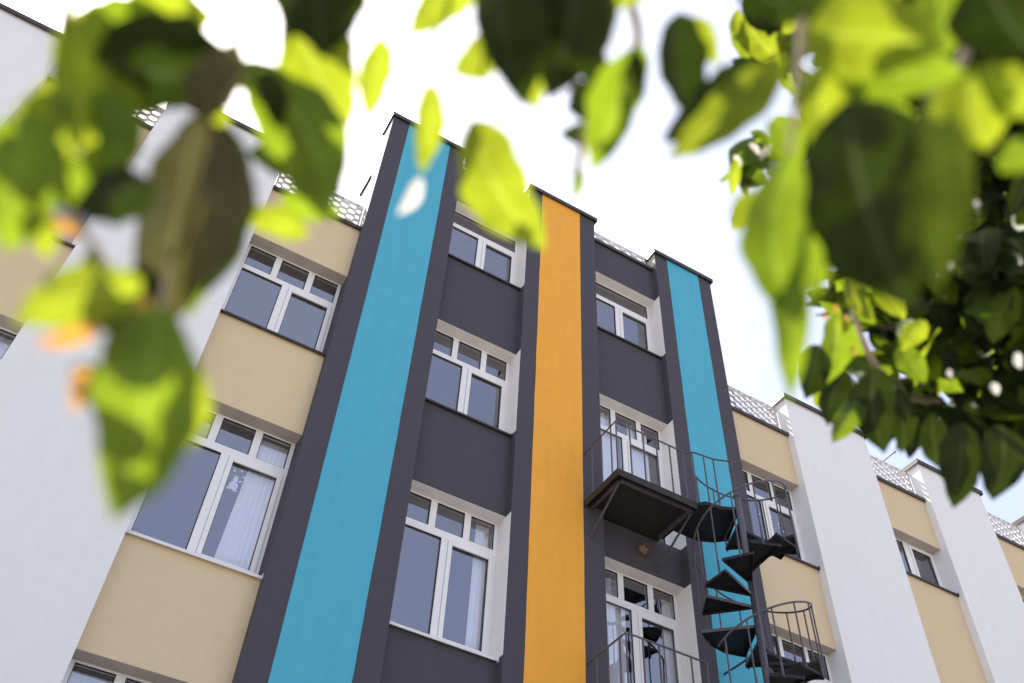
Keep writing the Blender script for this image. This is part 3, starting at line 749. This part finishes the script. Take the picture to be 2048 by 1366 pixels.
cr = MB(); R3 = random.Random(11)
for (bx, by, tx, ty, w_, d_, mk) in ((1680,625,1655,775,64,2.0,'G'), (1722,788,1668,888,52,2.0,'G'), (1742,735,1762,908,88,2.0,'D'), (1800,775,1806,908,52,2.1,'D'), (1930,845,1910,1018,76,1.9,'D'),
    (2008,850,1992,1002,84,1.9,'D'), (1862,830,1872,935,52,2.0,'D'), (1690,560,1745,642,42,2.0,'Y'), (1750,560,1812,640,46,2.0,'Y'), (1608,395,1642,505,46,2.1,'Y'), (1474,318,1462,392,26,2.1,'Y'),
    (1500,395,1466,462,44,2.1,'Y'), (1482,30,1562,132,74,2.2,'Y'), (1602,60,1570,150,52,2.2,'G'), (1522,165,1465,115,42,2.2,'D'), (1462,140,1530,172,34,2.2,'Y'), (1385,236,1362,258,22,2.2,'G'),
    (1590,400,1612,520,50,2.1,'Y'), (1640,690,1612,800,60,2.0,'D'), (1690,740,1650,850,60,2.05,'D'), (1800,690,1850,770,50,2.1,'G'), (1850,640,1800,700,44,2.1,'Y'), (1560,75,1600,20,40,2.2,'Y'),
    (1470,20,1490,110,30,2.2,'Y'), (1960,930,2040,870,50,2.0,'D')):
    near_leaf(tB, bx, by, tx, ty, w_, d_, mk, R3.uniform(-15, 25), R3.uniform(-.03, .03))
def clump(px, py, rpx, d_, n, dep=.35, size=.115, down=.7, mi_w=(0.36, 0.42, .22)):
    c = at(px, py, d_); rr = rpx / FPX * d_
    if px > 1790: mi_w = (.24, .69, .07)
    for k in range(n):
        while True:
            q = Vector((R3.uniform(-1, 1), R3.uniform(-1, 1), R3.uniform(-1, 1)))
            if q.length < 1: break
        pos = c + CR * (q.x * rr) + CU * (q.y * rr) + CF * (q.z * dep)
        a = Vector((R3.gauss(0, .7), R3.gauss(0, .7), -down + R3.gauss(0, .5))).normalized() * size * R3.uniform(.6, 1.3)
        pos = pos - a * .5
        if d_ >= 3.9: a *= 1.7
        x = R3.random() if d_ < 3.9 else mi_w[0] + .01; mi = 0 if x < mi_w[0] else (1 if x < mi_w[0] + mi_w[1] else 2)  # far layer takes only the dark leaf: deep crown shade as colour
        leaf_geo(cr, pos, pos + a, a.length * R3.uniform(.45, .68), Vector((R3.gauss(0, .6), R3.gauss(0, .6), R3.gauss(.3, .7))), fold=R3.uniform(0, .5), curl=R3.uniform(-.1, .25), sd=k, nu=2, nv=7, mi=mi)
for (px, py, r_, d_, n, dep) in (
    (1720, 610, 55, 2.5, 20, .2), (1820, 430, 130, 2.8, 90, .4), (1780, 300, 120, 2.9, 70, .4),
    (1545, 80, 75, 2.3, 20, .2), (1520, 330, 45, 2.3, 8, .1), (1630, 440, 50, 2.4, 14, .15), (1590, 290, 60, 2.4, 16, .15),
    (1700, 100, 130, 2.5, 70, .3), (1860, 150, 170, 2.7, 150, .5), (2010, 180, 180, 2.8, 170, .5), (1960, 430, 190, 2.7, 220, .6),
    (2060, 650, 200, 2.6, 230, .6), (1860, 580, 120, 2.5, 80, .5), (1740, 520, 70, 2.6, 26, .3), (1790, 690, 90, 2.4, 30, .35), (1910, 770, 90, 2.4, 34, .35),
    (2030, 830, 75, 2.3, 26, .3), (1740, 780, 60, 2.3, 14, .25), (1680, 715, 40, 2.3, 5, .15),
    (1960, 850, 50, 2.2, 8, .1), (1830, 840, 45, 2.3, 6, .15),
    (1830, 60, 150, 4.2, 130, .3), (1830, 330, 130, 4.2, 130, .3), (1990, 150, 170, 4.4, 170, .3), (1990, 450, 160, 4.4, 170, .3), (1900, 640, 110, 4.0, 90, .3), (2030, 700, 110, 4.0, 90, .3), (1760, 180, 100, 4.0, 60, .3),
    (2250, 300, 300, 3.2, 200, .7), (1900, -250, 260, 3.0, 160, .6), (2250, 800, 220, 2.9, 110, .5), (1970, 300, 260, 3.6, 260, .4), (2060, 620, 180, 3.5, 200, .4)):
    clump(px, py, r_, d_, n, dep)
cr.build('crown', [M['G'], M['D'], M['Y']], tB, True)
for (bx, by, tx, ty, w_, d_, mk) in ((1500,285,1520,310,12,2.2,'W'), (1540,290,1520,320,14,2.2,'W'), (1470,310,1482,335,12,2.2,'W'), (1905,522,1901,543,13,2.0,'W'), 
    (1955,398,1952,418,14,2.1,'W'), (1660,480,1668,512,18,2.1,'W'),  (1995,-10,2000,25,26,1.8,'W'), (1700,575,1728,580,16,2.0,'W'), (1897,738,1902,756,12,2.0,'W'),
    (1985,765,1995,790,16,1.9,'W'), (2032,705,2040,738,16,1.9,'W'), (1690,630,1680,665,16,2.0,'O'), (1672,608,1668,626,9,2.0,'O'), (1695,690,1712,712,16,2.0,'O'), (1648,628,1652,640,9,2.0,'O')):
    near_leaf(tB, bx, by, tx, ty, w_, d_, mk, 0, 0, fold=.5, name='sunlit_speck' if mk == 'W' else 'withered_leaf')  # white ones paint sun specks in the crown, orange ones are leaves
branch(tB, [(1700, 575, 2.0), (1712, 640, 2.0), (1745, 720, 2.02), (1800, 790, 2.2), (1880, 800, 2.5)], .004, .009, name='twig')
